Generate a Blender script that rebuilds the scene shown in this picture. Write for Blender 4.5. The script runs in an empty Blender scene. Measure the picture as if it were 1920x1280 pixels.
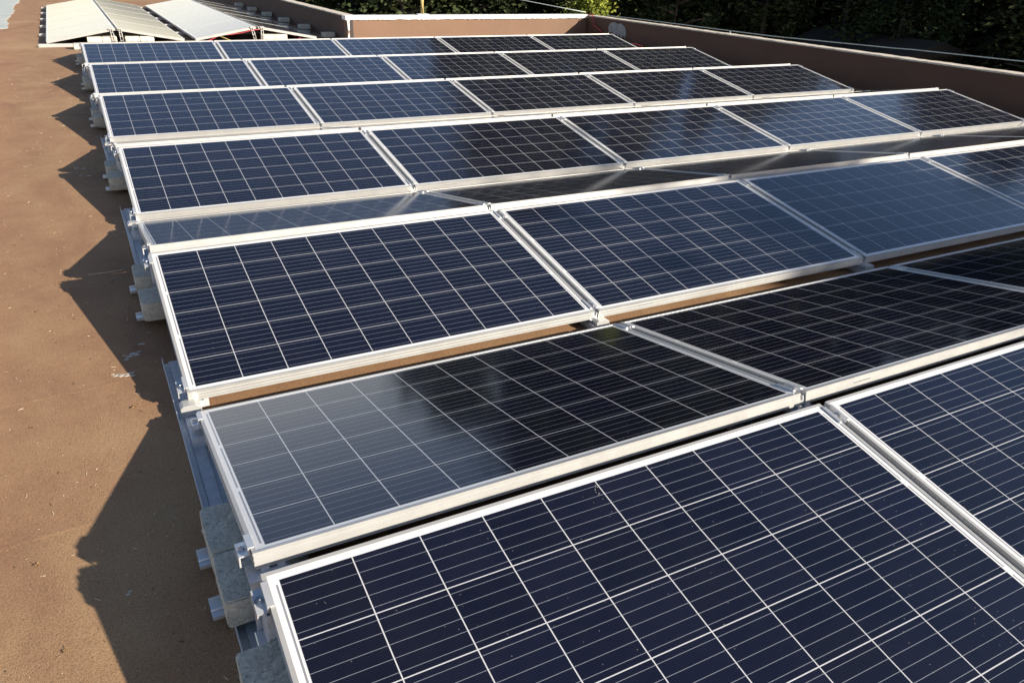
import bpy, bmesh, math, random
from mathutils import Vector, Matrix, Euler
import numpy as np
R_ = math.radians
scene = bpy.context.scene

# ------------------------------------------------------------------ camera
cam_d = bpy.data.cameras.new('camera'); cam = bpy.data.objects.new('camera', cam_d)
scene.collection.objects.link(cam); scene.camera = cam
cam.location = (-0.18065, -2.37914, 1.35389)
cam.rotation_euler = (R_(63.80497), R_(-1.63901), R_(-27.8998))
cam_d.sensor_width = 36; cam_d.lens = 36 * 1468.17 / 1920
cam_d.clip_start = 0.02; cam_d.clip_end = 2000

# ------------------------------------------------------------------ light
SUN_EL, SUN_AZ = 22.0, 144.0          # azimuth from +Y towards +X
sd = Vector((math.sin(R_(SUN_AZ)) * math.cos(R_(SUN_EL)), math.cos(R_(SUN_AZ)) * math.cos(R_(SUN_EL)), math.sin(R_(SUN_EL))))
sun_d = bpy.data.lights.new('sun', 'SUN'); sun = bpy.data.objects.new('sun', sun_d)
scene.collection.objects.link(sun)
sun_d.energy = 4.6; sun_d.angle = R_(0.6); sun_d.color = (1.0, 0.90, 0.75)
sun.rotation_euler = sd.to_track_quat('Z', 'Y').to_euler(); sun.location = (10, -14, 12)
world = bpy.data.worlds.new('World'); scene.world = world; world.use_nodes = True
nt = world.node_tree; bg = nt.nodes['Background']
sky = nt.nodes.new('ShaderNodeTexSky'); sky.sky_type = 'NISHITA'; sky.sun_disc = False
sky.sun_elevation = R_(SUN_EL); sky.sun_rotation = R_(SUN_AZ)
sky.air_density = 1.0; sky.dust_density = 0.9; sky.ozone_density = 1.0; sky.altitude = 100
# bright cloud haze standing over the northern horizon, added to the clear sky
def wmath(op, a, b=0.0):
    nd = nt.nodes.new('ShaderNodeMath'); nd.operation = op
    for x, sk in ((a, nd.inputs[0]), (b, nd.inputs[1])):
        if isinstance(x, (int, float)): sk.default_value = x
        else: nt.links.new(x, sk)
    return nd.outputs[0]
tc = nt.nodes.new('ShaderNodeTexCoord'); sp = nt.nodes.new('ShaderNodeSeparateXYZ'); nt.links.new(tc.outputs['Generated'], sp.inputs[0])
el = wmath('ARCSINE', sp.outputs[2]); az = wmath('ARCTAN2', sp.outputs[0], sp.outputs[1])
fe = wmath('EXPONENT', wmath('MULTIPLY', wmath('POWER', wmath('DIVIDE', el, R_(13)), 2.0), -1.0))
fa = wmath('EXPONENT', wmath('MULTIPLY', wmath('POWER', wmath('ABSOLUTE', wmath('DIVIDE', wmath('SUBTRACT', az, R_(3)), R_(20))), 2.0), -1.0))
cn = nt.nodes.new('ShaderNodeTexNoise'); cn.inputs['Scale'].default_value = 5; cn.inputs['Detail'].default_value = 4; nt.links.new(tc.outputs['Generated'], cn.inputs['Vector'])
base_ = wmath('MINIMUM', wmath('MAXIMUM', wmath('DIVIDE', wmath('SUBTRACT', el, R_(1.5)), R_(5)), 0.12), 1.0)
hz = wmath('MULTIPLY', wmath('MULTIPLY', wmath('MULTIPLY', fe, base_), fa), wmath('ADD', wmath('MULTIPLY', cn.outputs[0], 0.9), 0.55))
hc = nt.nodes.new('ShaderNodeVectorMath'); hc.operation = 'SCALE'; hc.inputs[0].default_value = (5.5, 4.15, 3.05); nt.links.new(hz, hc.inputs['Scale'])
ha = nt.nodes.new('ShaderNodeVectorMath'); ha.operation = 'ADD'; lowb = wmath('ADD', wmath('MULTIPLY', wmath('EXPONENT', wmath('MULTIPLY', wmath('POWER', wmath('DIVIDE', el, R_(28)), 2.0), -1.0)), 0.95), 0.85)
sk = nt.nodes.new('ShaderNodeVectorMath'); sk.operation = 'SCALE'; nt.links.new(sky.outputs[0], sk.inputs[0]); nt.links.new(lowb, sk.inputs['Scale'])
tn = nt.nodes.new('ShaderNodeVectorMath'); tn.operation = 'MULTIPLY'; tm = nt.nodes.new('ShaderNodeMix'); tm.data_type = 'RGBA'; nt.links.new(wmath('MINIMUM', wmath('MAXIMUM', wmath('DIVIDE', wmath('SUBTRACT', el, R_(9)), R_(16)), 0.0), 1.0), tm.inputs[0])
tm.inputs[6].default_value = (1.12, 0.93, 0.86, 1); tm.inputs[7].default_value = (0.90, 1.0, 1.15, 1); nt.links.new(tm.outputs[2], tn.inputs[1])
nt.links.new(sk.outputs[0], tn.inputs[0])
nt.links.new(tn.outputs[0], ha.inputs[0]); nt.links.new(hc.outputs[0], ha.inputs[1])
nt.links.new(ha.outputs[0], bg.inputs[0]); bg.inputs[1].default_value = 0.053
vs = scene.view_settings; vs.view_transform = 'Standard'; vs.look = 'None'; vs.exposure = 1.1; vs.gamma = 1; vs.use_curve_mapping = False

# ------------------------------------------------------------------ helpers
C = scene.collection.objects
def empty(name, loc=(0, 0, 0), rot=(0, 0, 0)):
    o = bpy.data.objects.new(name, None); C.link(o); o.location = loc; o.rotation_euler = rot
    o.empty_display_size = 0.05; return o
def tag(o, label=None, cat=None, group=None, kind=None):
    if label: o['label'] = label
    if cat: o['category'] = cat
    if group: o['group'] = group
    if kind: o['kind'] = kind
    return o
class MB:
    def __init__(s): s.v = []; s.f = []
    def add(s, vs_, fs):
        n = len(s.v); s.v += [tuple(v) for v in vs_]; s.f += [tuple(n + i for i in f) for f in fs]; return s
    def box(s, x0, x1, y0, y1, z0, z1, M=None):
        p = [Vector((x, y, z)) for z in (z0, z1) for y in (y0, y1) for x in (x0, x1)]
        if M is not None: p = [M @ v for v in p]
        return s.add(p, [(0, 2, 3, 1), (4, 5, 7, 6), (0, 1, 5, 4), (2, 6, 7, 3), (0, 4, 6, 2), (1, 3, 7, 5)])
    def tube(s, pts, r, n=8, r1=None):
        pts = [Vector(p) for p in pts]; k = len(pts); vs_ = []; fs = []
        for i, p in enumerate(pts):
            d = (pts[min(i + 1, k - 1)] - pts[max(i - 1, 0)]).normalized()
            a = d.cross(Vector((0, 0, 1)));  a = Vector((1, 0, 0)) if a.length < 1e-3 else a.normalized()
            b = d.cross(a); rr = r if r1 is None else r + (r1 - r) * i / (k - 1)
            for j in range(n):
                t = 2 * math.pi * j / n; vs_.append(p + a * (math.cos(t) * rr) + b * (math.sin(t) * rr))
        for i in range(k - 1):
            for j in range(n): fs.append((i * n + j, i * n + (j + 1) % n, (i + 1) * n + (j + 1) % n, (i + 1) * n + j))
        fs.append(tuple(range(n - 1, -1, -1))); fs.append(tuple((k - 1) * n + j for j in range(n)))
        return s.add(vs_, fs)
    def prism(s, poly, axis, a, b, M=None):
        """extrude a 2-D polygon along axis ('x','y','z') from a to b"""
        def P(u, v, w): return {'x': (w, u, v), 'y': (u, w, v), 'z': (u, v, w)}[axis]
        n = len(poly); vs_ = [Vector(P(u, v, a)) for u, v in poly] + [Vector(P(u, v, b)) for u, v in poly]
        if M is not None: vs_ = [M @ v for v in vs_]
        return s.add(vs_, [tuple(range(n)), tuple(range(2 * n - 1, n - 1, -1))] + [(i, i + n, (i + 1) % n + n, (i + 1) % n) for i in range(n)])
    def mesh(s, name, mat, smooth=False, bevel=0):
        me = bpy.data.meshes.new(name); me.from_pydata(s.v, [], s.f)
        bm = bmesh.new(); bm.from_mesh(me); bmesh.ops.recalc_face_normals(bm, faces=bm.faces)
        if bevel: bmesh.ops.bevel(bm, geom=bm.edges[:], offset=bevel, segments=1, affect='EDGES')
        bm.to_mesh(me); bm.free()
        if smooth: me.polygons.foreach_set('use_smooth', [True] * len(me.polygons))
        me.materials.append(mat); return me
    def build(s, name, mat, parent=None, smooth=False, bevel=0):
        return link(name, s.mesh(name, mat, smooth, bevel), parent)
def link(name, me, parent=None):
    o = bpy.data.objects.new(name, me); C.link(o)
    if parent is not None: o.parent = parent
    return o
def copy_tree(o, parent=None):
    c = o.copy(); C.link(c); c.parent = parent
    for ch in kids[o.name] if o.name in kids else list(o.children): copy_tree(ch, c)
    return c
kids = {}

# ------------------------------------------------------------------ materials
class NT:
    def __init__(s, name):
        s.m = bpy.data.materials.new(name); s.m.use_nodes = True; s.t = s.m.node_tree; s.b = s.t.nodes['Principled BSDF']
    def n(s, typ, **kw):
        nd = s.t.nodes.new(typ)
        for k, v in kw.items():
            if isinstance(k, str) and k.startswith('i_'): nd.inputs[k[2:].replace('_', ' ')].default_value = v
            else: setattr(nd, k, v)
        return nd
    def l(s, a, b): s.t.links.new(a, b)
    def val(s, x, sock):
        if isinstance(x, (int, float)): sock.default_value = x
        else: s.l(x, sock)
    def math(s, op, a, b=0.0, c=0.0):
        nd = s.n('ShaderNodeMath', operation=op); s.val(a, nd.inputs[0]); s.val(b, nd.inputs[1]); s.val(c, nd.inputs[2]); return nd.outputs[0]
    def mix(s, f, a, b, mode='MIX'):
        nd = s.n('ShaderNodeMix', data_type='RGBA', blend_type=mode); s.val(f, nd.inputs[0])
        for x, sk in ((a, nd.inputs[6]), (b, nd.inputs[7])):
            if isinstance(x, tuple): sk.default_value = (*x[:3], 1)
            else: s.l(x, sk)
        return nd.outputs[2]
    def noise(s, scale, detail=3, rough=0.5, co=None, out=0, dist=0):
        nd = s.n('ShaderNodeTexNoise'); nd.inputs['Scale'].default_value = scale; nd.inputs['Detail'].default_value = detail
        nd.inputs['Roughness'].default_value = rough; nd.inputs['Distortion'].default_value = dist
        if co is not None: s.l(co, nd.inputs['Vector'])
        return nd.outputs[out]
    def ramp(s, x, stops):
        nd = s.n('ShaderNodeValToRGB'); s.l(x, nd.inputs[0]); el = nd.color_ramp.elements
        while len(el) < len(stops): el.new(0.5)
        for e, (p, c) in zip(el, stops):
            e.position = p; e.color = (*((c, c, c) if isinstance(c, (int, float)) else c), 1)
        return nd.outputs[0]
    def co(s, which='Object'): return s.n('ShaderNodeTexCoord').outputs[which]
    def pos(s): return s.n('ShaderNodeNewGeometry').outputs['Position']
    def bump(s, h, strength=0.3, dist=0.01):
        nd = s.n('ShaderNodeBump'); nd.inputs['Strength'].default_value = strength; nd.inputs['Distance'].default_value = dist
        s.l(h, nd.inputs['Height']); s.l(nd.outputs[0], s.b.inputs['Normal'])
    def set(s, **kw):
        for k, v in kw.items():
            sk = s.b.inputs[k.replace('_', ' ')]
            if isinstance(v, tuple): sk.default_value = (*v[:3], 1)
            else: s.val(v, sk)
        return s
def simple(name, col, rough=0.6, metal=0.0, var=0.12, scale=8, bump=0):
    k = NT(name); n_ = k.noise(scale, 5, 0.6, k.co()); lo = tuple(c * (1 - var) for c in col); hi = tuple(min(1, c * (1 + var)) for c in col)
    k.l(k.ramp(n_, [(0.3, lo), (0.7, hi)]), k.b.inputs['Base Color']); k.set(Roughness=rough, Metallic=metal)
    if bump: k.bump(k.noise(scale * 12, 4, 0.6, k.co()), bump, 0.002)
    return k.m
LX, LY = 1.588, 0.9398                       # cell field of one module
CX, CY = LX / 10, LY / 6
def mat_cells():
    k = NT('solar_cells'); sep = k.n('ShaderNodeSeparateXYZ'); k.l(k.co(), sep.inputs[0]); x, y = sep.outputs[0], sep.outputs[1]
    def line(c, pitch, w, off=0.0):               # 1 on lines of width w around multiples of pitch
        a = k.math('SUBTRACT', c, off); u = k.math('PINGPONG', a, pitch / 2); return k.math('LESS_THAN', u, w / 2)
    inx = k.math('MULTIPLY', k.math('GREATER_THAN', x, 0.0), k.math('LESS_THAN', x, LX))
    iny = k.math('MULTIPLY', k.math('GREATER_THAN', y, 0.0), k.math('LESS_THAN', y, LY))
    inside = k.math('MULTIPLY', inx, iny)
    grid = k.math('MAXIMUM', line(x, CX, 0.0027), line(y, CY, 0.0025))
    bus = line(y, CY / 5, 0.0011, CY / 10)
    cx, cy = k.math('FLOOR', k.math('DIVIDE', x, CX)), k.math('FLOOR', k.math('DIVIDE', y, CY))
    wn = k.n('ShaderNodeTexWhiteNoise', noise_dimensions='3D'); cmb = k.n('ShaderNodeCombineXYZ')
    k.l(cx, cmb.inputs[0]); k.l(cy, cmb.inputs[1]); oi = k.n('ShaderNodeObjectInfo'); k.l(oi.outputs['Random'], cmb.inputs[2]); k.l(cmb.outputs[0], wn.inputs[0])
    cell = k.mix(wn.outputs[0], (0.0032, 0.0039, 0.0105), (0.0056, 0.0063, 0.0170))
    cr = k.noise(55, 2, 0.5, k.co()); cell = k.mix(k.math('MULTIPLY', cr, 0.35), cell, (0.0085, 0.010, 0.022))
    # fine finger lines across each cell
    col = k.mix(k.math('MULTIPLY', bus, 0.85), cell, (0.24, 0.26, 0.30))
    col = k.mix(grid, col, (0.50, 0.51, 0.53))
    # ribbons in the margins at both ends
    ex = k.math('MAXIMUM', k.math('MULTIPLY', k.math('GREATER_THAN', x, -0.0085), k.math('LESS_THAN', x, -0.0040)),
                k.math('MULTIPLY', k.math('GREATER_THAN', x, LX + 0.004), k.math('LESS_THAN', x, LX + 0.0085)))
    gap = k.math('GREATER_THAN', k.math('PINGPONG', y, CY), 0.012)
    rib = k.math('MULTIPLY', k.math('MULTIPLY', ex, gap), iny)
    marg = k.mix(rib, (0.66, 0.66, 0.66), (0.22, 0.23, 0.26))
    col = k.mix(inside, marg, col)
    # settled dust and fine specks on the glass
    dv = k.n('ShaderNodeTexVoronoi'); dv.inputs['Scale'].default_value = 55; k.l(k.pos(), dv.inputs['Vector'])
    speck = k.math('MULTIPLY', k.math('LESS_THAN', dv.outputs['Distance'], 0.055), k.math('GREATER_THAN', k.noise(9, 2, 0.5, k.pos()), 0.53))
    film = k.math('MULTIPLY', k.ramp(k.noise(3.0, 7, 0.75, k.pos()), [(0.40, 0.0), (0.75, 1.0)]), 0.010)
    col = k.mix(film, col, (0.45, 0.40, 0.34)); col = k.mix(k.math('MULTIPLY', speck, 0.35), col, (0.6, 0.55, 0.5))
    k.l(col, k.b.inputs['Base Color'])
    rg = k.math('MULTIPLY_ADD', k.noise(1.7, 4, 0.6, k.pos()), 0.035, 0.072)
    k.set(Roughness=rg, Metallic=0.0); k.b.inputs['IOR'].default_value = 1.60
    return k.m
def mat_alu(name, col=(0.47, 0.468, 0.455), rough=0.38, metal=0.35, streak=0.05):
    k = NT(name); mp = k.n('ShaderNodeMapping'); mp.inputs['Scale'].default_value = (2, 2, 300); k.l(k.co(), mp.inputs[0])
    n1 = k.noise(1.5, 3, 0.5, mp.outputs[0]); n2 = k.noise(14, 5, 0.65, k.co())
    f = k.math('ADD', k.math('MULTIPLY', n1, 0.5), k.math('MULTIPLY', n2, 0.5))
    k.l(k.ramp(f, [(0.35, tuple(c * (1 - streak * 2) for c in col)), (0.62, tuple(min(1, c * (1 + streak)) for c in col))]), k.b.inputs['Base Color'])
    k.set(Roughness=k.math('MULTIPLY_ADD', n2, 0.14, rough - 0.07), Metallic=metal); return k.m
def mat_galv():
    k = NT('galvanised_steel'); v = k.n('ShaderNodeTexVoronoi'); v.inputs['Scale'].default_value = 70; k.l(k.co(), v.inputs['Vector'])
    n2 = k.noise(10, 5, 0.7, k.co()); sp = k.noise(160, 2, 0.5, k.co())
    c = k.mix(v.outputs['Color'], (0.58, 0.60, 0.63), (0.72, 0.73, 0.75)); c = k.mix(k.ramp(n2, [(0.42, 0.0), (0.72, 0.45)]), c, (0.46, 0.47, 0.48))
    c = k.mix(k.ramp(sp, [(0.68, 0.0), (0.74, 0.8)]), c, (0.10, 0.10, 0.10))
    k.l(c, k.b.inputs['Base Color']); k.set(Roughness=0.45, Metallic=0.25); return k.m
def mat_concrete():
    k = NT('cast_concrete'); co = k.co(); oi = k.n('ShaderNodeObjectInfo')
    n1 = k.noise(14, 6, 0.7, co); n2 = k.noise(120, 3, 0.6, co); v = k.n('ShaderNodeTexVoronoi'); v.inputs['Scale'].default_value = 60; k.l(co, v.inputs['Vector'])
    c = k.ramp(n1, [(0.3, (0.43, 0.41, 0.345)), (0.55, (0.56, 0.54, 0.455)), (0.75, (0.66, 0.64, 0.57))])
    c = k.mix(k.ramp(n2, [(0.35, 0.55), (0.5, 0.0)]), c, (0.26, 0.25, 0.22)); c = k.mix(k.ramp(n2, [(0.60, 0.0), (0.68, 0.7)]), c, (0.74, 0.72, 0.66))
    pit = k.math('LESS_THAN', v.outputs['Distance'], 0.16); c = k.mix(k.math('MULTIPLY', pit, 0.5), c, (0.10, 0.10, 0.09))
    k.l(c, k.b.inputs['Base Color']); k.set(Roughness=0.9); k.bump(k.math('SUBTRACT', k.math('ADD', n1, n2), k.math('MULTIPLY', pit, 1.2)), 0.6, 0.004); return k.m
def mat_roof():
    k = NT('brown_mineral_roofing'); p = k.pos(); sep = k.n('ShaderNodeSeparateXYZ'); k.l(p, sep.inputs[0])
    big = k.noise(0.55, 5, 0.6, p); mid = k.noise(3.2, 6, 0.65, p); gr = k.noise(330, 2, 0.6, p); gr2 = k.noise(120, 3, 0.6, p)
    c = k.ramp(mid, [(0.3, (0.262, 0.142, 0.078)), (0.50, (0.315, 0.181, 0.097)), (0.72, (0.358, 0.220, 0.118))])
    # a redder band towards the left roof edge, paler dusty patches
    edge = k.math('MULTIPLY_ADD', sep.outputs[1], -0.018, -0.56)
    edge = k.math('MULTIPLY_ADD', k.math('SUBTRACT', k.noise(0.9, 3, 0.5, p), 0.5), 0.22, edge)
    t = k.math('DIVIDE', k.math('SUBTRACT', edge, sep.outputs[0]), 0.10); t = k.n('ShaderNodeClamp'); 
    dv = k.math('DIVIDE', k.math('SUBTRACT', edge, sep.outputs[0]), 0.16); k.l(dv, t.inputs[0])
    c = k.mix(k.math('MULTIPLY', t.outputs[0], 0.45), c, (0.365, 0.190, 0.105))
    c = k.mix(k.ramp(big, [(0.52, 0.0), (0.70, 0.55)]), c, (0.45, 0.310, 0.165))
    mp = k.n('ShaderNodeMapping'); mp.inputs['Scale'].default_value = (1.1, 0.35, 1); k.l(p, mp.inputs[0]); stn = k.noise(2.4, 6, 0.6, mp.outputs[0], dist=0.8)
    c = k.mix(k.ramp(stn, [(0.30, 0.60), (0.46, 0.0)]), c, (0.230, 0.118, 0.068)); c = k.mix(k.ramp(stn, [(0.58, 0.0), (0.70, 0.45)]), c, (0.40, 0.265, 0.155))
    c = k.mix(k.ramp(gr, [(0.32, 0.65), (0.48, 0.0)]), c, (0.085, 0.045, 0.028)); c = k.mix(k.ramp(gr, [(0.57, 0.0), (0.70, 0.42)]), c, (0.52, 0.34, 0.22))
    c = k.mix(k.ramp(gr2, [(0.60, 0.0), (0.75, 0.35)]), c, (0.16, 0.09, 0.06))
    k.l(c, k.b.inputs['Base Color']); k.set(Roughness=0.93); k.b.inputs['Specular IOR Level'].default_value = 0.3
    h = k.math('ADD', k.math('MULTIPLY', gr, 0.5), k.math('ADD', k.math('MULTIPLY', gr2, 0.35), k.math('MULTIPLY', mid, 1.2)))
    k.bump(h, 0.55, 0.006); return k.m
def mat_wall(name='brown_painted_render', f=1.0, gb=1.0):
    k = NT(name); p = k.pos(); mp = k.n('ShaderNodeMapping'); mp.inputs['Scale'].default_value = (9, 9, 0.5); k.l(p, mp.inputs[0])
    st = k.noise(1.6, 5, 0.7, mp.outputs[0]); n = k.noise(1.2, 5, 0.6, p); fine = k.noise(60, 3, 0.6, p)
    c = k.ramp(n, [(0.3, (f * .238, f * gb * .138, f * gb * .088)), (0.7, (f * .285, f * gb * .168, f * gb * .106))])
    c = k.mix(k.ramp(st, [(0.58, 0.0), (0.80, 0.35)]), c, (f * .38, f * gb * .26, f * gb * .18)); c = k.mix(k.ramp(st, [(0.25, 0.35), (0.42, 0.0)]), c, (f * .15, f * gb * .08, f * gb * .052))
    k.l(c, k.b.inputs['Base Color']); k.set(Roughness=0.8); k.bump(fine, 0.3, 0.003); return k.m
def mat_leaf(name, a, b):
    k = NT(name); oi = k.noise(0.9, 3, 0.6, k.pos()); g = k.n('ShaderNodeNewGeometry')
    c = k.mix(k.ramp(oi, [(0.35, 0.0), (0.65, 1.0)]), a, b); c2 = k.mix(k.math('MULTIPLY', g.outputs['Random Per Island'], 0.6), c, tuple(x * 1.7 for x in b))
    k.l(c2, k.b.inputs['Base Color']); k.set(Roughness=0.75); k.b.inputs['Specular IOR Level'].default_value = 0.2
    return k.m
M_cell = mat_cells(); M_frame = mat_alu('anodised_frame'); M_rail = mat_alu('aluminium_rail', (0.66, 0.67, 0.68), 0.34, 0.55)
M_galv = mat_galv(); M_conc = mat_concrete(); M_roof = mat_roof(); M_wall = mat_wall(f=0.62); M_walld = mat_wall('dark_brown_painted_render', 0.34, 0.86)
M_bolt = mat_alu('stainless_bolt', (0.62, 0.62, 0.62), 0.25, 1.0); M_cap = simple('cement_coping', (0.56, 0.50, 0.42), 0.85, var=0.25, scale=14, bump=0.5)
M_white = simple('white_flashing', (0.80, 0.80, 0.78), 0.6, var=0.08, scale=20, bump=0.3); M_membr = simple('pale_grey_coating', (0.44, 0.475, 0.46), 0.8, var=0.08, scale=3)
M_back = simple('white_backsheet', (0.7, 0.7, 0.7), 0.6); M_dark = simple('matte', (0.035, 0.03, 0.03), 0.8, bump=0.4)
M_red = simple('red_cable_sheath', (0.50, 0.05, 0.07), 0.45); M_wire = simple('grey_wire_sheath', (0.45, 0.52, 0.50), 0.6)
M_pole = simple('yellowed_wood', (0.46, 0.36, 0.14), 0.7, var=0.3, scale=6); M_bark = simple('bark', (0.075, 0.055, 0.04), 0.95, var=0.35, scale=6, bump=0.6)
M_patch = simple('grey_filler', (0.27, 0.28, 0.285), 0.8, var=0.2, scale=10); M_splat = simple('dried_splatter', (0.46, 0.43, 0.38), 0.9, var=0.15, scale=60)
M_leafdry = simple('dry_leaf', (0.26, 0.15, 0.06), 0.8, var=0.4, scale=50); M_chip = simple('pale_chips', (0.55, 0.45, 0.32), 0.9, var=0.4, scale=90)
M_print = simple('faded_print', (0.22, 0.22, 0.23), 0.7); M_soil = simple('dark_soil_and_litter', (0.022, 0.021, 0.014), 0.95, var=0.5, scale=0.6, bump=0.6)
M_soil.node_tree.nodes['Principled BSDF'].inputs['Specular IOR Level'].default_value = 0.0
M_leafA = mat_leaf('dark_foliage', (0.010, 0.017, 0.006), (0.026, 0.038, 0.012)); M_leafB = mat_leaf('bright_conifer_foliage', (0.10, 0.13, 0.02), (0.20, 0.23, 0.035))
M_leafC = mat_leaf('olive_foliage', (0.018, 0.024, 0.009), (0.040, 0.050, 0.017)); M_shedw = simple('weathered_shed_wall', (0.030, 0.026, 0.019), 0.9, var=0.3, scale=2)
M_sheet = simple('blue_grey_sheet', (0.06, 0.075, 0.085), 0.6, var=0.2, scale=3)

# ------------------------------------------------------------------ setting
ZR = -0.09                                   # roof surface
g = MB().add([(-600, -600, -5.2), (600, -600, -5.2), (600, 600, -5.2), (-600, 600, -5.2)], [(0, 1, 2, 3)]).build('ground', M_soil); tag(g, kind='structure')
XW, YB, XR = 8.92, 11.60, 4.08
rf = MB().prism([(-6, -9), (XW + .2, -9), (XW + .2, YB + .18), (XR + .2, YB + .18), (XR + .2, 36), (-6, 36)], 'z', ZR - 0.35, ZR).build('roof', M_roof); tag(rf, kind='structure')
bld = empty('building', (1, 5, -5.2)); tag(bld, 'low building under the brown flat roof', 'building')
bd = MB().prism([(-5.9, -8.9), (XW + .12, -8.9), (XW + .12, YB + .1), (XR + .12, YB + .1), (XR + .12, 35.9), (-5.9, 35.9)], 'z', -5.2, ZR - 0.35).build('wall', M_wall, bld); bd.location = (-1, -5, 5.2)

def ragged_strip(name, p0, p1, w0, w1, z0, z1, mat, parent, amp=0.006, n=90, seed=0, down=0.0):
    """coping strip from p0 to p1 with slightly uneven edges"""
    rnd = random.Random(seed); p0, p1 = Vector(p0), Vector(p1); d = (p1 - p0); nrm = Vector((-d.y, d.x, 0)).normalized(); vs_ = []; fs = []
    for i in range(n + 1):
        c = p0 + d * (i / n); e1, e2 = rnd.uniform(-amp, amp), rnd.uniform(-amp, amp); h = rnd.uniform(-amp, amp) * 0.4; dn = rnd.uniform(0, down)
        a, b = c - nrm * (w0 + e1), c + nrm * (w1 + e2)
        vs_ += [(a.x, a.y, z0 - dn), (b.x, b.y, z0 - dn), (b.x, b.y, z1 + h), (a.x, a.y, z1 + h)]
    for i in range(n):
        for j in range(4): fs.append((i * 4 + j, i * 4 + (j + 1) % 4, i * 4 + 4 + (j + 1) % 4, i * 4 + 4 + j))
    fs += [(3, 2, 1, 0), tuple(n * 4 + j for j in range(4))]
    return MB().add(vs_, fs).build(name, mat, parent)
ZW = 0.352
w = empty('parapet_wall', (XW, 3, ZR)); tag(w, 'long dark brown parapet wall in shade along the right of the roof', 'wall')
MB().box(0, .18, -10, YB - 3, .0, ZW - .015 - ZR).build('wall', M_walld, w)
ragged_strip('coping', (.09, -10, 0), (.09, YB - 3 - .02, 0), .10, .10, ZW - .015 - ZR + .001, ZW - ZR + .004, M_cap, w, .006, 220, 3)
w = empty('parapet_wall', (XR, YB, ZR)); tag(w, 'sunlit tan parapet wall with white coping behind the panel rows', 'wall')
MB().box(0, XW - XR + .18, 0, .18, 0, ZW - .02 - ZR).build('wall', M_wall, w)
ragged_strip('coping', (-.03, .09, 0), (XW - XR - .0, .09, 0), .115, .10, ZW - .045 - ZR, ZW - ZR + .012, M_white, w, .004, 120, 5, down=.012)
w = empty('parapet_wall', (XR, YB + .18, ZR)); tag(w, 'dark parapet wall with cream top running away beside the rear panels', 'wall')
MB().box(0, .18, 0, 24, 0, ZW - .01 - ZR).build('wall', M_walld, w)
ragged_strip('coping', (.09, 0.002, 0), (.09, 24, 0), .10, .10, ZW - .01 - ZR + .001, ZW - ZR + .01, M_cap, w, .006, 200, 9)
# corner pipe and the plain dark strip on the wall beside it
dp = empty('drain_pipe', (XR + .01, YB - .03, ZR)); tag(dp, 'slim white pipe standing at the left corner of the sunlit parapet', 'pipe')
MB().tube([(0, 0, 0), (0, 0, .12), (.004, 0, .25), (-.004, 0, .40)], .018, 10).build('pipe', M_white, dp, True)
MB().box(-.026, .026, -.02, .025, .37, .395).build('bracket', M_galv, dp)
ss = MB().box(.05, .10, -.006, .002, 0, .40).build('dark_stripe', M_dark); ss.location = (XR, YB, ZR); tag(ss, 'black bitumen strip beside the white corner pipe', 'stripe')
# grey filler patch on the right wall
pts = [(10.80, .10), (10.83, .20), (10.78, .27), (10.66, .30), (10.55, .275), (10.42, .29), (10.30, .24), (10.24, .13), (10.28, .05), (10.33, .10), (10.38, .04), (10.44, .11), (10.50, .03), (10.55, .12), (10.63, .05), (10.70, .13)]
pa = MB().prism([(y, z) for y, z in pts], 'x', XW - .006, XW - .0005).build('filler_patch', M_patch); tag(pa, 'ragged grey filler patch on the dark right parapet near the far corner', 'patch')
# loose red cable hanging in the corner
rc = MB().tube([(XW - .08, YB - .10, ZW + .03), (XW - .02, YB - .22, ZW + .02), (XW - .03, YB - .3, .28), (XW - .05, YB - .33, .20), (XW - .03, YB - .55, .12), (XW - .02, YB - .66, .02), (XW - .03, YB - .7, -.07)], .009, 8).build('hanging_cable', M_red, None, True)
tag(rc, 'thin dark red cable hanging down the far right corner of the parapet', 'cable')
# wires
def sagwire(a, b, sag, n=24):
    a, b = Vector(a), Vector(b); return [a.lerp(b, i / n) - Vector((0, 0, sag * 4 * (i / n) * (1 - i / n))) for i in range(n + 1)]
wp = [(XW + .06, 11.0, .39)] + [(XW + .06, y, z) for y, z in ((9.9, .40), (6.7, .406), (4.6, .452), (4.35, .462), (2.9, .484), (1.2, .51), (-3, .55))]
wr = MB().tube(wp, .0055, 6).build('overhead_wire', M_wire, None, True); tag(wr, 'thin pale grey wire strung just above the right parapet', 'wire')
wr2 = MB().tube(sagwire((-1.5, 23, 3.2), (XW, YB + .05, ZW + .05), .25), .008, 6).build('overhead_wire', M_wire, None, True); tag(wr2, 'thin wire slanting down to the far corner in front of the trees', 'wire')
# pole on the back wall
po = empty('pole', (5.49, YB + .09, ZW - .01)); tag(po, 'yellowish wooden pole rising from the white coping of the back parapet', 'pole')
MB().tube([(0, 0, 0), (0, 0, .3), (.005, 0, .62)], .036, 12).build('shaft', M_pole, po, True)
MB().prism([(-.10, -.07), (.10, -.07), (.08, .08), (-.08, .08)], 'z', .021, .04).build('mortar_base', M_white, po)
# pale coating at the far left roof edge
rnd = random.Random(4); edge = []
for i in range(180):
    y = 13.6 + i * 0.12; edge.append((-1.15 - max(0, (15.4 - y)) * .25 + rnd.uniform(-.035, .035) + .03 * math.sin(y * 1.7), y))
cp = MB().prism(edge + [(-5.9, 34.8), (-5.9, 13.6)], 'z', ZR + .002, ZR + .008).build('roof_coating', M_membr); tag(cp, kind='structure')
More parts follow.
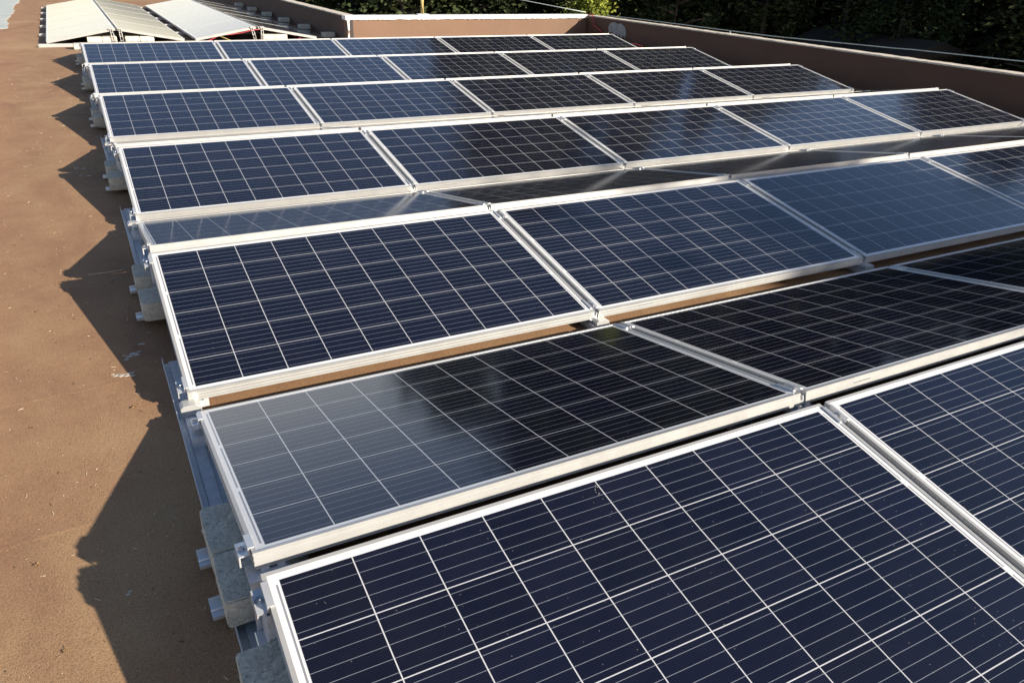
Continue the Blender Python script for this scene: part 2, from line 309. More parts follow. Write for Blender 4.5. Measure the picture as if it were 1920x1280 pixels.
# overlapped membrane seams
for i, (a, b) in enumerate((((-3.0, -.62), (-.13, -.30)), ((-3.0, .20), (-.12, .52)), ((-4, 3.3), (-.2, 3.45)), ((-4, 6.4), (-.2, 6.5)))):
    d = Vector((b[0] - a[0], b[1] - a[1], 0)); n = Vector((-d.y, d.x, 0)).normalized(); vs_ = []
    m = 24
    for k_ in range(m + 1):
        c = Vector((a[0], a[1], ZR)) + d * k_ / m + n * 0.01 * math.sin(k_ * 1.3 + i)
        vs_ += [tuple(c - n * .012 + Vector((0, 0, -.001))), tuple(c - n * .002 + Vector((0, 0, .0006))), tuple(c + n * .012 + Vector((0, 0, .0005))), tuple(c + n * .03 + Vector((0, 0, -.001)))]
    s = MB().add(vs_, [(k_ * 4 + j, k_ * 4 + j + 1, k_ * 4 + j + 5, k_ * 4 + j + 4) for k_ in range(m) for j in range(3)]).build('roof_seam', M_roof, None, True); tag(s, kind='structure')

# ------------------------------------------------------------------ solar panels
MX, MY, FH = .031, .026, .040               # margins frame-outside to cell field, frame height
def frame_mesh():
    prof = [(0, 0), (.0005, -.0085), (.0016, -.0095), (.0016, -.0115), (.0004, -.0125), (.0004, -.0215), (.0016, -.0225), (.0016, -.0245), (.0004, -.0255),
            (.0004, -.0330), (.0014, -.0338), (.0014, -.0356), (0, -.0365), (0, -FH), (.028, -FH), (.028, -FH + .0018), (.002, -FH + .0018), (.002, -.0060), (.0105, -.0060), (.0105, -.0004), (.0098, 0)]
    vs_ = []; fs = []; n = len(prof)
    for cx, cy, sx, sy in ((-MX, -MY, 1, 1), (LX + MX, -MY, -1, 1), (LX + MX, LY + MY, -1, -1), (-MX, LY + MY, 1, -1)):
        vs_ += [(cx + sx * d, cy + sy * d, z) for d, z in prof]
    for c in range(4):
        c2 = (c + 1) % 4
        for i in range(n): fs.append((c * n + i, c2 * n + i, c2 * n + (i + 1) % n, c * n + (i + 1) % n))
    return MB().add(vs_, fs).mesh('frame', M_frame)
FM = frame_mesh()
GM = MB().box(-MX + .004, LX + MX - .004, -MY + .004, LY + MY - .004, -.0058, -.0016).mesh('cell_sheet', M_cell)
JM = MB().box(LX / 2 - .06, LX / 2 + .06, LY - .14, LY - .04, -.024, -.0062).mesh('junction_box', M_dark)
def label_mesh():
    b = MB(); rnd = random.Random(8); u = 0
    while u < .075:
        wd = rnd.uniform(.003, .007); b.box(LX * .115 + u, LX * .115 + u + wd, -MY - .0006, -MY + .0003, -.0205, -.0165); u += wd + .0018
    return b.mesh('printed_label', M_print)
LM_ = label_mesh()
ORD = ['first', 'second', 'third', 'fourth', 'fifth']
def panel(loc, rot, label, group, printed=False):
    r = empty('solar_panel', loc, rot); tag(r, label, 'solar panel', group)
    link('frame', FM, r); link('cell_sheet', GM, r); link('junction_box', JM, r)
    if printed: link('printed_label', LM_, r)
    return r
TILT = R_(10.22); CT, ST = math.cos(TILT), math.sin(TILT)
UPY = [-1.9799, .1813, 2.3615, 4.5438, 6.7075, 8.8666]; UPX = [.0029, -.0105, .0064, -.0005, .0019, -.0025]
DNY = [-.9321, 1.2586, 3.434, 5.616, 7.782, 9.941]; DNX = [.001, .0013, .002, -.03, -.03, -.002]
PITCH = 1.6732; ZT = .1655
GRP = 'solar panels of the main array'
row_up = ['nearest row of all', 'second tent, camera side', 'third tent, camera side', 'fourth tent, camera side', 'fifth tent, camera side', 'farthest tent, camera side']
row_dn = ['dark row behind the nearest row', 'thin grey row behind the second tent', 'hidden slope behind the third tent ridge', 'hidden slope behind the fourth tent ridge', 'hidden slope behind the fifth tent ridge', 'hidden slope behind the farthest ridge']
ends = ['leftmost', 'second from left', 'third from left', 'fourth from left', 'rightmost']
for k in range(6):
    for c in range(5):
        panel((UPX[k] + c * PITCH, UPY[k], 0), (TILT, 0, 0), f'{ends[c]} panel, {row_up[k]}', GRP, printed=(c > 0))
        panel((DNX[k] + c * PITCH, DNY[k], ZT), (-TILT, 0, 0), f'{ends[c]} panel, {row_dn[k]}', GRP, printed=(c > 0))
# rear array: tents running away from the camera
Y0, TX = 12.14, [-.445, .560, 1.700, 2.725]
tn = ['far left slope of the rear array, blown out by glare', 'slope right of the first rear ridge', 'slope left of the second rear ridge, half in glare', 'far right slope of the rear array beside the blocks']
for t in range(4):
    up = t % 2 == 0
    for c in range(5):
        panel((TX[t], Y0 + (c + 1) * PITCH - .086 + .0, 0.0 if up else ZT), (TILT if up else -TILT, 0, R_(-90)), f'{ORD[c]} panel back on the {tn[t]}', 'solar panels of the rear array')

# ------------------------------------------------------------------ mounting hardware
def bolt_mesh():
    b = MB(); b.prism([(math.cos(a) * .0075, math.sin(a) * .0075) for a in [math.pi / 3 * i for i in range(6)]], 'z', .0015, .009)
    b.prism([(math.cos(a) * .010, math.sin(a) * .010) for a in [math.pi / 6 * i for i in range(12)]], 'z', 0, .0015)
    b.tube([(0, 0, .0091), (0, 0, .0105)], .004, 8); return b.mesh('bolt', M_bolt)
BM_ = bolt_mesh()
# mid clamp: channel pressed between two frames; end clamp: z piece beside one frame
mid = MB().prism([(-.021, .0006), (-.021, .0032), (-.0135, .0050), (-.0105, .0042), (-.0095, -.010), (.0095, -.010), (.0105, .0042), (.0135, .0050), (.021, .0032), (.021, .0006), (.0115, .0006), (.0112, -.0125), (-.0112, -.0125), (-.0115, .0006)], 'y', -.034, .034).mesh('clamp', M_rail)
endc = MB().prism([(.021, .0006), (.021, .0036), (.0065, .0036), (.0055, -.012), (-.015, -.0130), (-.016, -.0385), (-.012, -.0385), (-.0115, -.0165), (.0100, -.0155), (.0100, .0006)], 'y', -.032, .032).mesh('clamp', M_rail)
endr = MB().prism([(-x, z) for x, z in reversed([(.021, .0006), (.021, .0036), (.0065, .0036), (.0055, -.012), (-.015, -.0130), (-.016, -.0385), (-.012, -.0385), (-.0115, -.0165), (.0100, -.0155), (.0100, .0006)])], 'y', -.032, .032).mesh('clamp', M_rail)
SL0, SL1 = -MY - .006, LY + MY + .006
lowp = [(-.026, -.078), (.026, -.078), (.026, -.041), (.009, -.041), (.009, -.050), (-.009, -.050), (-.009, -.041), (-.026, -.041)]
rail_mid = MB().prism(lowp, 'y', SL0, SL1).prism([(-.0113, -.0408), (-.0113, -.016), (-.0070, -.0135), (-.0055, -.016), (-.0045, -.030), (-.001, -.030), (0, -.026), (.001, -.030), (.0045, -.030), (.0055, -.016), (.0070, -.0135), (.0113, -.016), (.0113, -.0408)], 'y', SL0 + .012, SL1 - .012).mesh('rail_profile', M_rail)
rail_end0 = MB().prism([(a + .052, b) for a, b in lowp], 'y', SL0 + .01, SL1 - .01).mesh('rail_profile', M_galv)
rail_end5 = MB().prism([(a - .052, b) for a, b in lowp], 'y', SL0 + .01, SL1 - .01).mesh('rail_profile', M_galv)
JX = [-.0432 + PITCH * j for j in range(6)]
def rail(loc, rot, j, label):
    r = empty('mounting_rail', loc, rot); tag(r, label, 'mounting rail', 'sloping mounting rails of the main array')
    link('rail_profile', rail_mid if 0 < j < 5 else (rail_end0 if j == 0 else rail_end5), r)
    for yy in (.030, LY - .030):
        cm = link('clamp', mid if 0 < j < 5 else (endc if j == 0 else endr), r); cm.location = (0, yy, 0)
        b = link('bolt', BM_, cm); b.location = (0, 0, -.0098) if 0 < j < 5 else ((-.004, 0, -.0124) if j == 0 else (.004, 0, -.0124))
    return r
between = ['at the left end', 'between the first and second panels', 'between the second and third panels', 'between the third and fourth panels', 'between the fourth and fifth panels', 'at the right end']
for k in range(6):
    for j in range(6):
        off = .0105 if j == 0 else (-.0105 if j == 5 else 0)
        rail((UPX[k] + JX[j] + off * 0, UPY[k], 0), (TILT, 0, 0), j, f'aluminium rail {between[j]}, {row_up[k]}')
        if k < 2 or j in (0, 5):
            rail((DNX[k] + JX[j], DNY[k], ZT), (-TILT, 0, 0), j, f'aluminium rail {between[j]}, {row_dn[k]}')

def U_profile(w_, h, t):
    return [(-w_, 0), (w_, 0), (w_, h), (w_ - t, h), (w_ - t, t), (.02, t), (.017, t + .008), (-.017, t + .008), (-.02, t), (-w_ + t, t), (-w_ + t, h), (-w_, h)]
base_me = MB().prism(U_profile(.039, .030, .0022), 'y', -1.2, .5).mesh('base_rail', M_galv)
where = ['along the left edge', 'under the second joint', 'under the third joint', 'under the fourth joint', 'under the fifth joint', 'along the right edge']
valn = ['nearest valley', 'second valley', 'third valley', 'fourth valley', 'fifth valley', 'farthest valley']
for v in range(5):
    yv = UPY[v + 1] - .112
    for j in range(6):
        if v > 1 and j not in (0,): continue
        o = link('base_rail', base_me); o.location = (JX[j] - .004, yv, ZR + .0015); tag(o, f'galvanised channel on the roof {where[j]}, {valn[v]}', 'base rail', 'galvanised base rails lying on the roof')
        f = empty('valley_foot', (JX[j], yv, ZR + .012)); tag(f, f'small white support foot {where[j]}, {valn[v]}', 'support foot', 'support feet in the valleys')
        MB().prism([(-.030, 0), (.036, 0), (.036, .032), (.020, .040), (-.020, .040), (-.030, .032)], 'y', .052, .100).build('pedestal', M_frame, f, bevel=.0015)
        MB().box(-.034, .040, .050, .102, -.008, -.0005).build('base_plate', M_rail, f)
        MB().box(-.022, .018, -.155, -.110, 0, .040).build('rear_post', M_galv, f)
# ridge supports
for k in range(6):
    yr = UPY[k] + LY * CT + MY       # far end of the sunny row
    for j in range(6):
        if k > 1 and j not in (0, 5): continue
        s = empty('ridge_support', (JX[j] + (.040 if j == 0 else (-.040 if j == 5 else 0)), yr, ZR)); nm = ['nearest ridge', 'second ridge', 'third ridge', 'fourth ridge', 'fifth ridge', 'farthest ridge'][k]
        tag(s, f'grey metal upright holding the {nm}, {where[j]}', 'ridge support', 'uprights under the tent ridges')
        MB().box(-.040, .044, .052, .056, .003, .196).box(-.040, -.036, .0565, .085, .003, .192).box(-.044, .048, .040, .100, .197, .208).build('rear_plate', M_galv, s)
        MB().box(-.030, .030, -.040, -.036, .003, .176).box(-.030, -.027, -.0355, .046, .003, .172).build('front_plate', M_galv, s)
        MB().box(-.050, .005, -.014, .050, .022, .060).build('foot_box', M_rail, s, bevel=.002)
        b = link('bolt', BM_, s); b.location = (-.031, .050, .10); b.rotation_euler = (0, R_(-90), 0)
# ballast blocks with the cross channels they sit on
rndb = random.Random(11)
def block_mesh(lx, ly, lz, seed):
    rd = random.Random(seed); bm = bmesh.new(); bmesh.ops.create_cube(bm, size=1)
    bmesh.ops.subdivide_edges(bm, edges=bm.edges[:], cuts=7, use_grid_fill=True)
    for v in bm.verts:
        x, y, z = v.co
        n = 0
        c = [max(-.46, min(.46, a)) for a in (x, y, z)]
        p = Vector(((c[0] + (x - c[0]) * .75) * lx, (c[1] + (y - c[1]) * .75) * ly, (c[2] + (z - c[2]) * .75) * lz))
        out = sum(abs(a) > .49 for a in (x, y, z))
        if out >= 2: p *= 1 - rd.uniform(.004, .022) * (out - 1)
        p += Vector([rd.uniform(-.0008, .0008) for _ in range(3)])
        v.co = p + Vector((0, 0, lz / 2))
    bmesh.ops.bevel(bm, geom=[e for e in bm.edges if e.calc_face_angle(0) > .8], offset=.004, segments=2, affect='EDGES')
    me = bpy.data.meshes.new('ballast_block'); bm.to_mesh(me); bm.free(); me.materials.append(M_conc)
    me.polygons.foreach_set('use_smooth', [False] * len(me.polygons)); return me
BMS = [block_mesh(.215, .188, .082, s) for s in range(4)]
chm = MB().prism([(-.035, 0), (.035, 0), (.035, .010), (.033, .010), (.033, .0018), (.006, .0018), (.004, .006), (-.004, .006), (-.006, .0018), (-.033, .0018), (-.033, .010), (-.035, .010)], 'x', -.129, .14).mesh('cross_channel', M_rail)
def ballast(x, y, label, chan=True, z=-.060, rz=0, i=0, sy=1.0, g='concrete ballast blocks of the main array'):
    o = link('ballast_block', BMS[i % 4]); o.location = (x, y, z); o.rotation_euler = (0, 0, rz + rndb.uniform(-.015, .015)); o.scale = (1, sy, 1)
    tag(o, label, 'concrete block', g)
    if chan:
        c = link('cross_channel', chm); c.location = (x - .003, y + .0, z - .0105); tag(c, 'metal channel under the ' + label, 'channel', 'short channels under the ballast blocks')
ballast(.003, -.637, 'concrete block farther back of the big pair at the left edge', i=0, sy=1.06)
ballast(.004, -.828, 'concrete block nearer of the big pair beside the nearest ridge', i=1)
ballast(.000, -1.165, 'concrete block cut off by the bottom edge of the picture', i=2, sy=1.06)
nmr = ['', 'second', 'third', 'fourth', 'fifth', 'farthest']
for k in range(1, 6):
    r_ = UPY[k] + LY * CT + .06
    ballast(-.006, r_ + .19, f'far concrete block of the pair under the {nmr[k]} ridge end', i=k)
    ballast(-.006, r_ - .14, f'near concrete block of the pair under the {nmr[k]} ridge end', i=k + 1)
ballast(-.01, 11.72, 'sunlit cream concrete block behind the farthest panel row', chan=False, z=ZR + .001, i=1, g='concrete ballast blocks of the rear array')
# rear array blocks, rails and uprights
gB = 'concrete ballast blocks of the rear array'
for i, xx in enumerate((.195, .410, .735, .950, 2.86, 3.07)):
    ballast(xx, 12.22, ['first', 'second', 'third', 'fourth', 'fifth', 'sixth'][i] + ' from left of the cream blocks under the rear panel ends', chan=False, z=-.042, i=i, g=gB)
for i in range(6):
    ballast(3.93 + .008 * i, 12.30 + PITCH * i, ['first', 'second', 'third', 'fourth', 'fifth', 'sixth'][i] + ' grey block back along the right side of the rear array', chan=False, z=-.036, i=i + 2, sy=.9, g=gB)
for i in range(6):
    yy = 12.06 + PITCH * i
    o = MB().prism([(-.03, 0), (.03, 0), (.03, .045), (.022, .045), (.022, .012), (-.022, .012), (-.022, .045), (-.03, .045)], 'x', -.58, 3.98).build('base_rail', M_frame)
    o.location = (0, yy, ZR + .001); tag(o, ['front', 'second', 'third', 'fourth', 'fifth', 'rearmost'][i] + ' long white rail running crosswise under the rear array', 'base rail', 'crosswise rails of the rear array')
for i, (xx, lean) in enumerate(((.475, -.03), (.575, .0), (2.625, -.035), (2.735, .02))):
    s = empty('ridge_upright', (xx, 12.10, ZR + .02)); tag(s, ['left', 'right'][i % 2] + ' ladder-like upright of the ' + ['first', 'second'][i // 2] + ' rear ridge', 'upright', 'ladder uprights at the rear ridges')
    for sgn_ in (-1, 1):
        MB().tube([(sgn_ * .020 + .01, 0, 0), (sgn_ * .016 + lean, 0, .215)], .006, 6).build('stile', M_frame, s, True)
    for h in (.05, .11, .17): MB().box(-.018 + lean * h / .2, .018 + lean * h / .2, -.004, .004, h, h + .008).build('rung', M_frame, s)
    MB().box(-.032 + lean, .030 + lean, -.02, .05, .218, .236).build('clamp', M_frame, s)
def cable(pts, r, mat, lab, nm='cable'):
    P = [Vector(p) for p in pts]; out = []
    for i in range(len(P) - 1):
        p0, p1, p2, p3 = P[max(i - 1, 0)], P[i], P[i + 1], P[min(i + 2, len(P) - 1)]
        for t in [j / 6 for j in range(6)]:
            out.append(.5 * ((2 * p1) + (p2 - p0) * t + (2 * p0 - 5 * p1 + 4 * p2 - p3) * t * t + (3 * p1 - p0 - 3 * p2 + p3) * t ** 3))
    out.append(P[-1]); o = MB().tube(out, r, 6).build(nm, mat, None, True); tag(o, lab, 'cable'); return o
cable([(1.80, 12.12, -.07), (1.92, 12.14, -.03), (2.08, 12.13, .035), (2.22, 12.12, .045), (2.42, 12.12, .07), (2.60, 12.10, .11), (2.72, 12.12, .12)], 0.0065, M_red, 'red cable looping below the second rear ridge on its left side')
cable([(2.74, 12.15, .13), (2.90, 12.14, .11), (3.05, 12.16, .07), (3.2, 12.2, .05), (3.34, 12.2, -.02)], 0.0065, M_red, 'red cable under the right slope of the rear array')
cable([(3.36, 12.15, -.05), (3.45, 12.16, .0), (3.55, 12.15, -.03), (3.64, 12.12, -.07)], 0.0065, M_red, 'short red cable loop beside the far right rear panel')
cable([(1.33, 12.15, -.075), (1.5, 12.1, -.07), (1.66, 12.08, -.075)], 0.0065, M_red, 'red cable lying in the valley between the rear tents')
cable([(2.02, 12.2, .03), (2.12, 12.1, .0), (2.24, 12.05, -.05), (2.36, 12.05, -.08)], .008, M_pole, 'ochre cable dropping below the glare-lit rear slope')
cable([(8.50, 9.55, .02), (8.47, 9.35, .05), (8.50, 9.15, .03)], .010, M_red, 'small red cable loop beside the right end of the farthest row')

# ------------------------------------------------------------------ debris on the roof
def splat(pts_, lab, seed):
    rd = random.Random(seed); b = MB()
    for (x, y, r) in pts_:
        n = 11; a0 = rd.uniform(0, 6); poly = [(x + 1.7 * r * rd.uniform(.5, 1.1) * math.cos(a0 + 6.283 * i / n), y + r * rd.uniform(.5, 1.1) * math.sin(a0 + 6.283 * i / n)) for i in range(n)]
        b.prism(poly, 'z', ZR, ZR + .0016)
    o = b.build('dried_splatter', M_splat); tag(o, lab, 'splatter')
splat([(-.195, .70, .010), (-.18, .72, .012), (-.168, .705, .009), (-.205, .68, .006), (-.155, .73, .005), (-.21, .72, .004)], 'white dried splatter in the shade left of the channel end', 1)
splat([(-.245, .555, .009), (-.23, .548, .011), (-.215, .54, .008), (-.203, .553, .008), (-.26, .57, .004), (-.195, .53, .006), (-.19, .56, .004)], 'white dried splatter on the shadow edge below the other one', 2)
splat([(-.145, .80, .006), (-.135, .795, .005)], 'tiny white splatter near the panel edge', 3)
splat([(-.30, -.66, .004), (-.295, -.652, .003)], 'small pale splatter in the shade at lower left', 4)
splat([(-.29, 3.95, .012), (-.25, 3.93, .010), (-.27, 3.72, .008), (-.22, 3.70, .01)], 'faint pale splatter inside the third shadow spike', 6)
rd = random.Random(21)
def leaf(x, y, s, rz, lab):
    n = 5; poly = []
    for i in range(10):
        a = 6.283 * i / 10; r = s * (1.0 if i % 2 == 0 else .38) * rd.uniform(.75, 1.15); poly.append((r * math.cos(a), r * math.sin(a) * .7, .002 + abs(math.sin(a * 1.5)) * s * .35))
    b = MB(); vs_ = [(0, 0, .003)] + poly; b.add(vs_, [(0, i + 1, (i + 1) % 10 + 1) for i in range(10)]); b.tube([(s * .8, 0, .003), (s * 1.5, .1 * s, .006)], .0007, 5)
    o = b.build('dry_leaf', M_leafdry); o.location = (x, y, ZR); o.rotation_euler = (0, 0, rz); tag(o, lab, 'leaf', 'dry leaves on the roof')
st = MB().tube([(-.30, 1.69, ZR + .003), (-.22, 1.685, ZR + .004), (-.15, 1.70, ZR + .003)], .0022, 5).build('straw', M_chip); tag(st, 'long pale straw lying inside the second shadow spike', 'straw')
leaf(-.208, .285, .016, .4, 'curled dry leaf in the sunlit notch between two shadows'); leaf(-.185, .24, .009, 2, 'tiny dry leaf near the sunlit notch of the shadow')
leaf(-.512, 1.31, .014, 1.0, 'dry brown leaf by the left picture edge at mid height'); leaf(-.497, -.45, .012, 2.2, 'dark curled leaf on the sunlit roof at lower left')
leaf(-.44, -.79, .009, 1.2, 'small dark crumb of leaf on the sunlit roof at the bottom'); leaf(-.43, 1.62, .012, 0.3, 'thin dry leaf above the mid-left one'); leaf(-.62, 2.3, .013, .9, 'small dry leaf close to the left edge farther back')
b = MB(); rd = random.Random(5)
for i in range(900):                       # straw bits, chips and grit
    y = -1.2 + (rd.random() ** 1.7) * 10; x = rd.uniform(-1.1, -.06) if rd.random() < .8 else rd.uniform(-.3, -.06); s = rd.uniform(.0006, .0019) * (1 + max(y, 0) * .10); a = rd.uniform(0, 3.14); l = s * rd.choice([1, 1, 1, 1.3, 2, 5])
    M = Matrix.Translation((x, y, ZR + .0004)) @ Matrix.Rotation(a, 4, 'Z'); b.box(-l, l, -s * .5, s * .5, 0, s * .7, M)
o = b.build('grit_and_straw', M_chip); tag(o, kind='stuff'); tag(o, 'fine pale grit and straw bits scattered on the brown roof', 'debris')
b = MB()
for i in range(350):
    y = -1.2 + (rd.random() ** 1.7) * 8; x = rd.uniform(-1.1, -.1); s = rd.uniform(.0006, .0018); a = rd.uniform(0, 3.14); l = s * rd.choice([1, 1.5, 3, 5])
    M = Matrix.Translation((x, y, ZR + .0004)) @ Matrix.Rotation(a, 4, 'Z'); b.box(-l, l, -s * .5, s * .5, 0, s * .9, M)
o = b.build('leaf_crumbs', M_bark); tag(o, kind='stuff'); tag(o, 'dark leaf crumbs scattered on the brown roof', 'debris')

# ------------------------------------------------------------------ trees
def crown_mesh(seed, n, mat, shape='dome', leaf=.20, base=.12):
    """unit crown: height 1 (z 0..1), radius about 1 in x, y; scaled afterwards by the object"""
    rs = np.random.RandomState(seed); nc = max(30, n // 110)
    zc = base + (1 - base) * rs.rand(nc) ** (.9 if shape == 'dome' else .8); a = rs.rand(nc) * 6.283
    if shape == 'dome': rmax = np.sqrt(np.clip(1 - ((zc - .42) / .60) ** 2, .02, 1)) * (.75 + .25 * np.sin(a * 3 + seed) * np.cos(zc * 9 + seed))
    else: rmax = np.clip(1.02 - zc, .03, 1) ** .75 * (.8 + .2 * np.sin(zc * 40 + a * 2))
    r = rmax * rs.rand(nc) ** .38; cen = np.stack([r * np.cos(a), r * np.sin(a), zc], 1)
    which = rs.randint(0, nc, n); sc = np.array([.16, .16, .045]) * (.5 + rs.rand(nc)[which][:, None])
    p = cen[which] + rs.randn(n, 3) * sc * .75
    return p, rs
def tree(name, x, y, top, rad, label, seed, n=9000, mat=None, shape='dome', leaf=.2, zb=-5.2, group='trees beyond the parapet', base=.12):
    H = top - zb; p, rs = crown_mesh(seed, n, mat, shape, leaf, base)
    P = p * np.array([rad, rad, H]); n = len(P)
    d1 = rs.randn(n, 3); d1 /= np.linalg.norm(d1, axis=1)[:, None]; d1[:, 2] *= .6; d2 = np.cross(d1, rs.randn(n, 3)); d2 /= np.linalg.norm(d2, axis=1)[:, None]
    L = leaf * (.6 + .8 * rs.rand(n))[:, None]; Wd = L * .38
    V = np.stack([P - d1 * L * .5, P + d2 * Wd * .5, P + d1 * L * .5, P - d2 * Wd * .5], 1).reshape(-1, 3)
    me = bpy.data.meshes.new('crown'); me.vertices.add(4 * n); me.vertices.foreach_set('co', V.ravel())
    me.loops.add(4 * n); me.loops.foreach_set('vertex_index', np.arange(4 * n)); me.polygons.add(n)
    me.polygons.foreach_set('loop_start', np.arange(0, 4 * n, 4)); me.polygons.foreach_set('loop_total', np.full(n, 4)); me.update(); me.materials.append(mat or M_leafA)
    r = empty(name, (x, y, zb)); tag(r, label, 'tree', group); link('crown', me, r)
    t = MB(); rd_ = random.Random(seed); t.tube([(0, 0, 0), (rad * .02, 0, H * .3), (-rad * .03, rad * .02, H * .6), (0, 0, H * .93)], max(.12, H * .018), 8, .03)
    for i in range(14):
        z = H * (.2 + .65 * i / 14); a = rd_.uniform(0, 6.28); ln = rad * rd_.uniform(.5, .9) * (1.1 - i / 18)
        t.tube([(0, 0, z), (ln * .5 * math.cos(a), ln * .5 * math.sin(a), z + ln * .22), (ln * math.cos(a + .2), ln * math.sin(a + .2), z + ln * .3)], .06, 5, .012)
    t.build('trunk', M_bark, r, True); return r
T = [  # x, y, top, radius, leaves, shape, description
    (19.0, 27.0, 19.5, 5.2, 16000, 'dome', 'tallest dark tree far beyond the back parapet'),
    (14.2, 25.5, 10.5, 3.6, 11000, 'dome', 'dark round tree left of the tallest one'),
    (10.2, 24.5, 6.2, 2.8, 9000, 'dome', 'low dark tree at the left end of the wood'),
    (22.6, 24.5, 15.5, 3.4, 11000, 'cone', 'tall dark conifer right of the tallest tree'),
    (29.5, 27.5, 16.0, 2.2, 8000, 'cone', 'narrow spire-like dark conifer beyond the far corner'),
    (17.5, 22.0, 8.0, 3.6, 11000, 'dome', 'dense dark tree right behind the far corner'),
    (26.2, 21.8, 11.5, 3.4, 12000, 'dome', 'dark bushy tree beyond the right parapet, middle of the view'),
    (32.0, 21.0, 8.0, 4.2, 11000, 'dome', 'broad dark tree farther right beyond the parapet'),
    (26.5, 11.0, 8.4, 2.9, 11000, 'dome', 'dark tree near the upper right corner of the view'),
    (31.0, 15.5, 9.5, 3.8, 10000, 'dome', 'dark tree standing behind the upper right one'),
    (29.0, 4.5, 11.0, 4.2, 11000, 'dome', 'big unseen tree on the right, added to shade the wood edge'),  # out of view, placed so its shadow darkens the wood
    (36.0, 9.0, 13.0, 5.0, 10000, 'dome', 'big tree at the right rear of the wood'),
    (34.0, -3.0, 12.5, 5.0, 10000, 'dome', 'big unseen tree farthest to the right, added for its shade'),  # also unseen, put in to cast shade on the wood
    (40.0, -12.0, 13.5, 5.0, 8000, 'dome', 'distant shade tree outside the right of the view'),  # unseen too, adds shade from farther off
    (12.5, 30.0, 4.6, 3.2, 8000, 'dome', 'low tree behind the left end of the wood'),
    (23.0, 33.0, 12.0, 4.5, 9000, 'dome', 'dark tree deep in the wood behind the tallest'),
]
for i, (x, y, top, rad, n, sh, lab) in enumerate(T): tree('tree', x, y, top, rad, lab, 30 + i, int(n * 1.7), M_leafA if i % 3 else M_leafC, sh, .52 if top > 9 else .38)
tree('tree', 12.85, -11.85, 6.1, 2.6, 'leafy tree behind the viewer on the right, shading the middle right of the array', 60, 15000, M_leafA, 'dome', .34)
S = [(8.5, 20.5), (11.2, 21.5), (13.8, 20.0), (16.5, 18.2), (19.5, 17.5), (21.5, 14.0), (20.5, 19.8), (23.5, 17.8), (22.5, 10.0), (24.0, 6.5), (7.2, 26.5), (27.0, 17.0)]
for i, (x, y) in enumerate(S):
    tree('undergrowth_tree', x, y, [2.2, 1.8, 2.6, 1.9, 2.8, 2.4, 3.4, 3.0, 3.2, 3.4, 2.0, 4.2][i], [2.2, 2.0, 2.3][i % 3], ['low bushy tree in the dark wood, ' + s_ for s_ in
        ('at its left end', 'just left of the pole', 'right of the pole', 'behind the sunny conifer', 'past the far corner', 'nearest to the right parapet', 'behind the one past the corner', 'in the middle distance', 'towards the upper right', 'last on the right', 'behind its left end', 'behind the middle ones')][i],
        70 + i, 8000, M_leafA if i % 2 else M_leafC, 'dome', .20, group='low trees filling the wood', base=.05)
for nm_, cnt in (('undergrowth_tree', 90), ('undergrowth_tree.001', 50), ('undergrowth_tree.010', 60)):
    t_ = bpy.data.objects[nm_]; cr = [c for c in t_.children if c.name.startswith('crown')][0]; rs = np.random.RandomState(cnt); ctr = np.array([p_.center[:] for p_ in list(cr.data.polygons)[:8000:40]]); ctr = ctr[ctr[:, 2] > 4.2]; bl = MB()
    cl = ctr[rs.randint(0, len(ctr), 9)]
    for i in range(cnt):
        q = Vector(cl[i % 9] + rs.randn(3) * .16); d1 = Vector(rs.randn(3)).normalized() * .055; d2 = d1.cross(Vector(rs.randn(3))).normalized() * .045; bl.add([q - d1, q + d2, q + d1, q - d2], [(0, 1, 2, 3)])
    bl.build('pale_fleck', M_white, t_)  # white flecks clustered inside three low crowns
PM = Matrix.Translation((UPX[0], UPY[0], 0)) @ Matrix.Rotation(TILT, 4, 'X'); b = MB(); rd = random.Random(3)
for i in range(12):
    x, y = 4.93 * CX + rd.gauss(0, .007), 5.78 * CY + rd.gauss(0, .012); r0 = rd.uniform(.0004, .0011)
    b.prism([(x + r0 * rd.uniform(.6, 1.2) * math.cos(j), y + r0 * 1.4 * rd.uniform(.6, 1.2) * math.sin(j)) for j in range(6)], 'z', -.0017, -.0010, PM)
o = b.build('dried_splatter', M_splat); tag(o, 'faint dried spatter on the glass near the top of the nearest panel', 'splatter')
tree('conifer', 11.9, 16.0, 2.6, 1.15, 'small yellow-green sunlit conifer behind the far parapet corner', 101, 16000, M_leafB, 'cone', .12, group='trees beyond the parapet', base=.3)
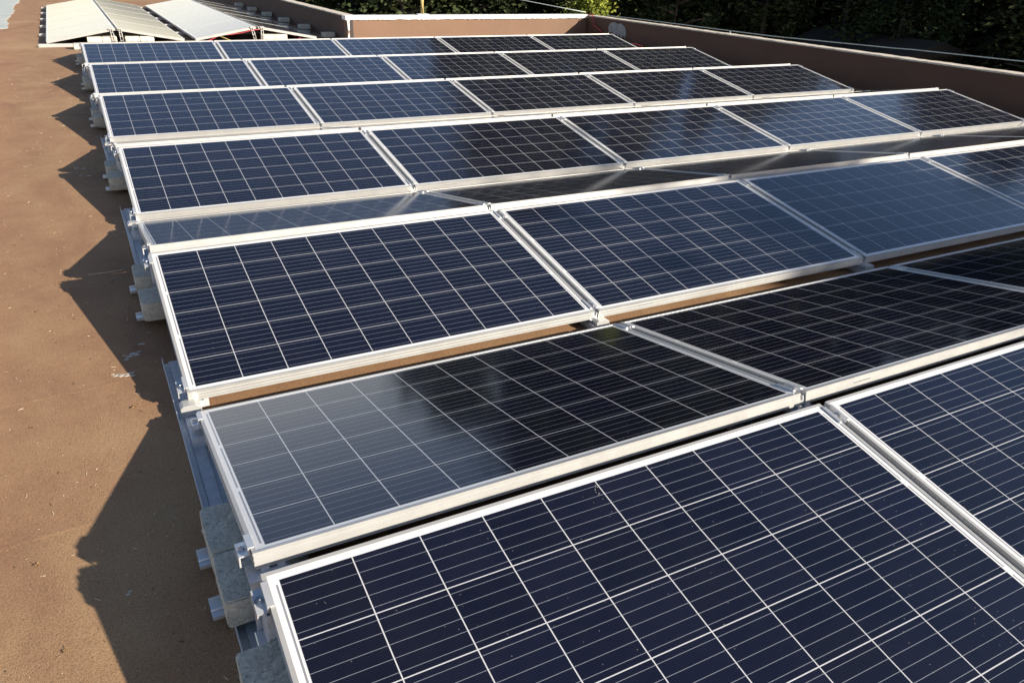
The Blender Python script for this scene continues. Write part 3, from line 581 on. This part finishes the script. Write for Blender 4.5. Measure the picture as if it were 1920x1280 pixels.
# far wood closing the view behind the single trees, and the low hills to the north
rs = np.random.RandomState(5); n = 60000; aa = R_(14) + rs.rand(n) * R_(100); rr = 44 + 10 * rs.rand(n); top_ = 7 + 2.5 * np.sin(aa * 11) + 1.5 * np.sin(aa * 37 + 1) ; top_ = np.where(aa < R_(17), 1.0, top_)
zz = -5.2 + (top_ + 5.2) * rs.rand(n) ** .8; P = np.stack([rr * np.sin(aa), rr * np.cos(aa), zz], 1); d1 = rs.randn(n, 3); d1 /= np.linalg.norm(d1, axis=1)[:, None]; d2 = np.cross(d1, rs.randn(n, 3)); d2 /= np.linalg.norm(d2, axis=1)[:, None]
V = np.stack([P - d1 * .5, P + d2 * .25, P + d1 * .5, P - d2 * .25], 1).reshape(-1, 3)
me = bpy.data.meshes.new('far_wood'); me.from_pydata(V.tolist(), [], np.arange(4 * n).reshape(-1, 4).tolist()); me.materials.append(M_leafA)
o = link('far_wood', me); tag(o, 'dark far-off wood behind the trees', 'woodland', kind='stuff')
M_hill = simple('hazy_hillside', (0.09, 0.10, 0.085), 1.0, var=0.3, scale=0.02); hv = []; hn = 90
for i in range(hn + 1):
    a = R_(-75 + 170 * i / hn); h = 15 + 4 * math.sin(i * .35) + 2 * math.sin(i * .9 + 1)
    for rr_, zz_ in ((300, -5.3), (380, h * .7), (450, h), (560, -5.4)): hv.append((rr_ * math.sin(a), rr_ * math.cos(a), zz_))
tag(MB().add(hv, [(i * 4 + j, i * 4 + j + 1, i * 4 + j + 5, i * 4 + j + 4) for i in range(hn) for j in range(3)]).build('hills', M_hill, None, True), kind='structure')
# hazy things glimpsed between the trunks
sh_ = empty('garden_shed', (19.5, 12.3, -5.9)); tag(sh_, 'dim brown shed wall glimpsed in the shade beyond the right parapet', 'shed')
MB().box(0, 2.6, 0, 4.0, 0, 5.1).build('wall', M_shedw, sh_); MB().prism([(-.2, 5.1), (2.8, 5.1), (1.3, 5.5)], 'y', -.2, 4.2).build('roof', M_shedw, sh_)
tp = MB().prism([(0, 0), (1.3, 0), (.35, 1.1)], 'y', 0, .05).build('sheet_panel', M_sheet); tp.location = (13.1, 12.0, -1.55); tp.rotation_euler = (0, 0, R_(-30)); tag(tp, 'dull blue-grey triangular sheet leaning among the trees', 'sheet')
for i, (x, y, z) in enumerate(((13.0, 12.6, -1.3), (14.0, 11.9, -1.3), (14.6, 10.9, -1.6))):
    o = MB().tube([(0, 0, 0), (-.75, 0.35, 1.25)], .012, 6).build('guy_wire', M_wire, None, True); o.location = (x, y, z); tag(o, ['left', 'middle', 'right'][i] + ' of three thin slanting wires beyond the right parapet', 'wire', 'slanting guy wires')
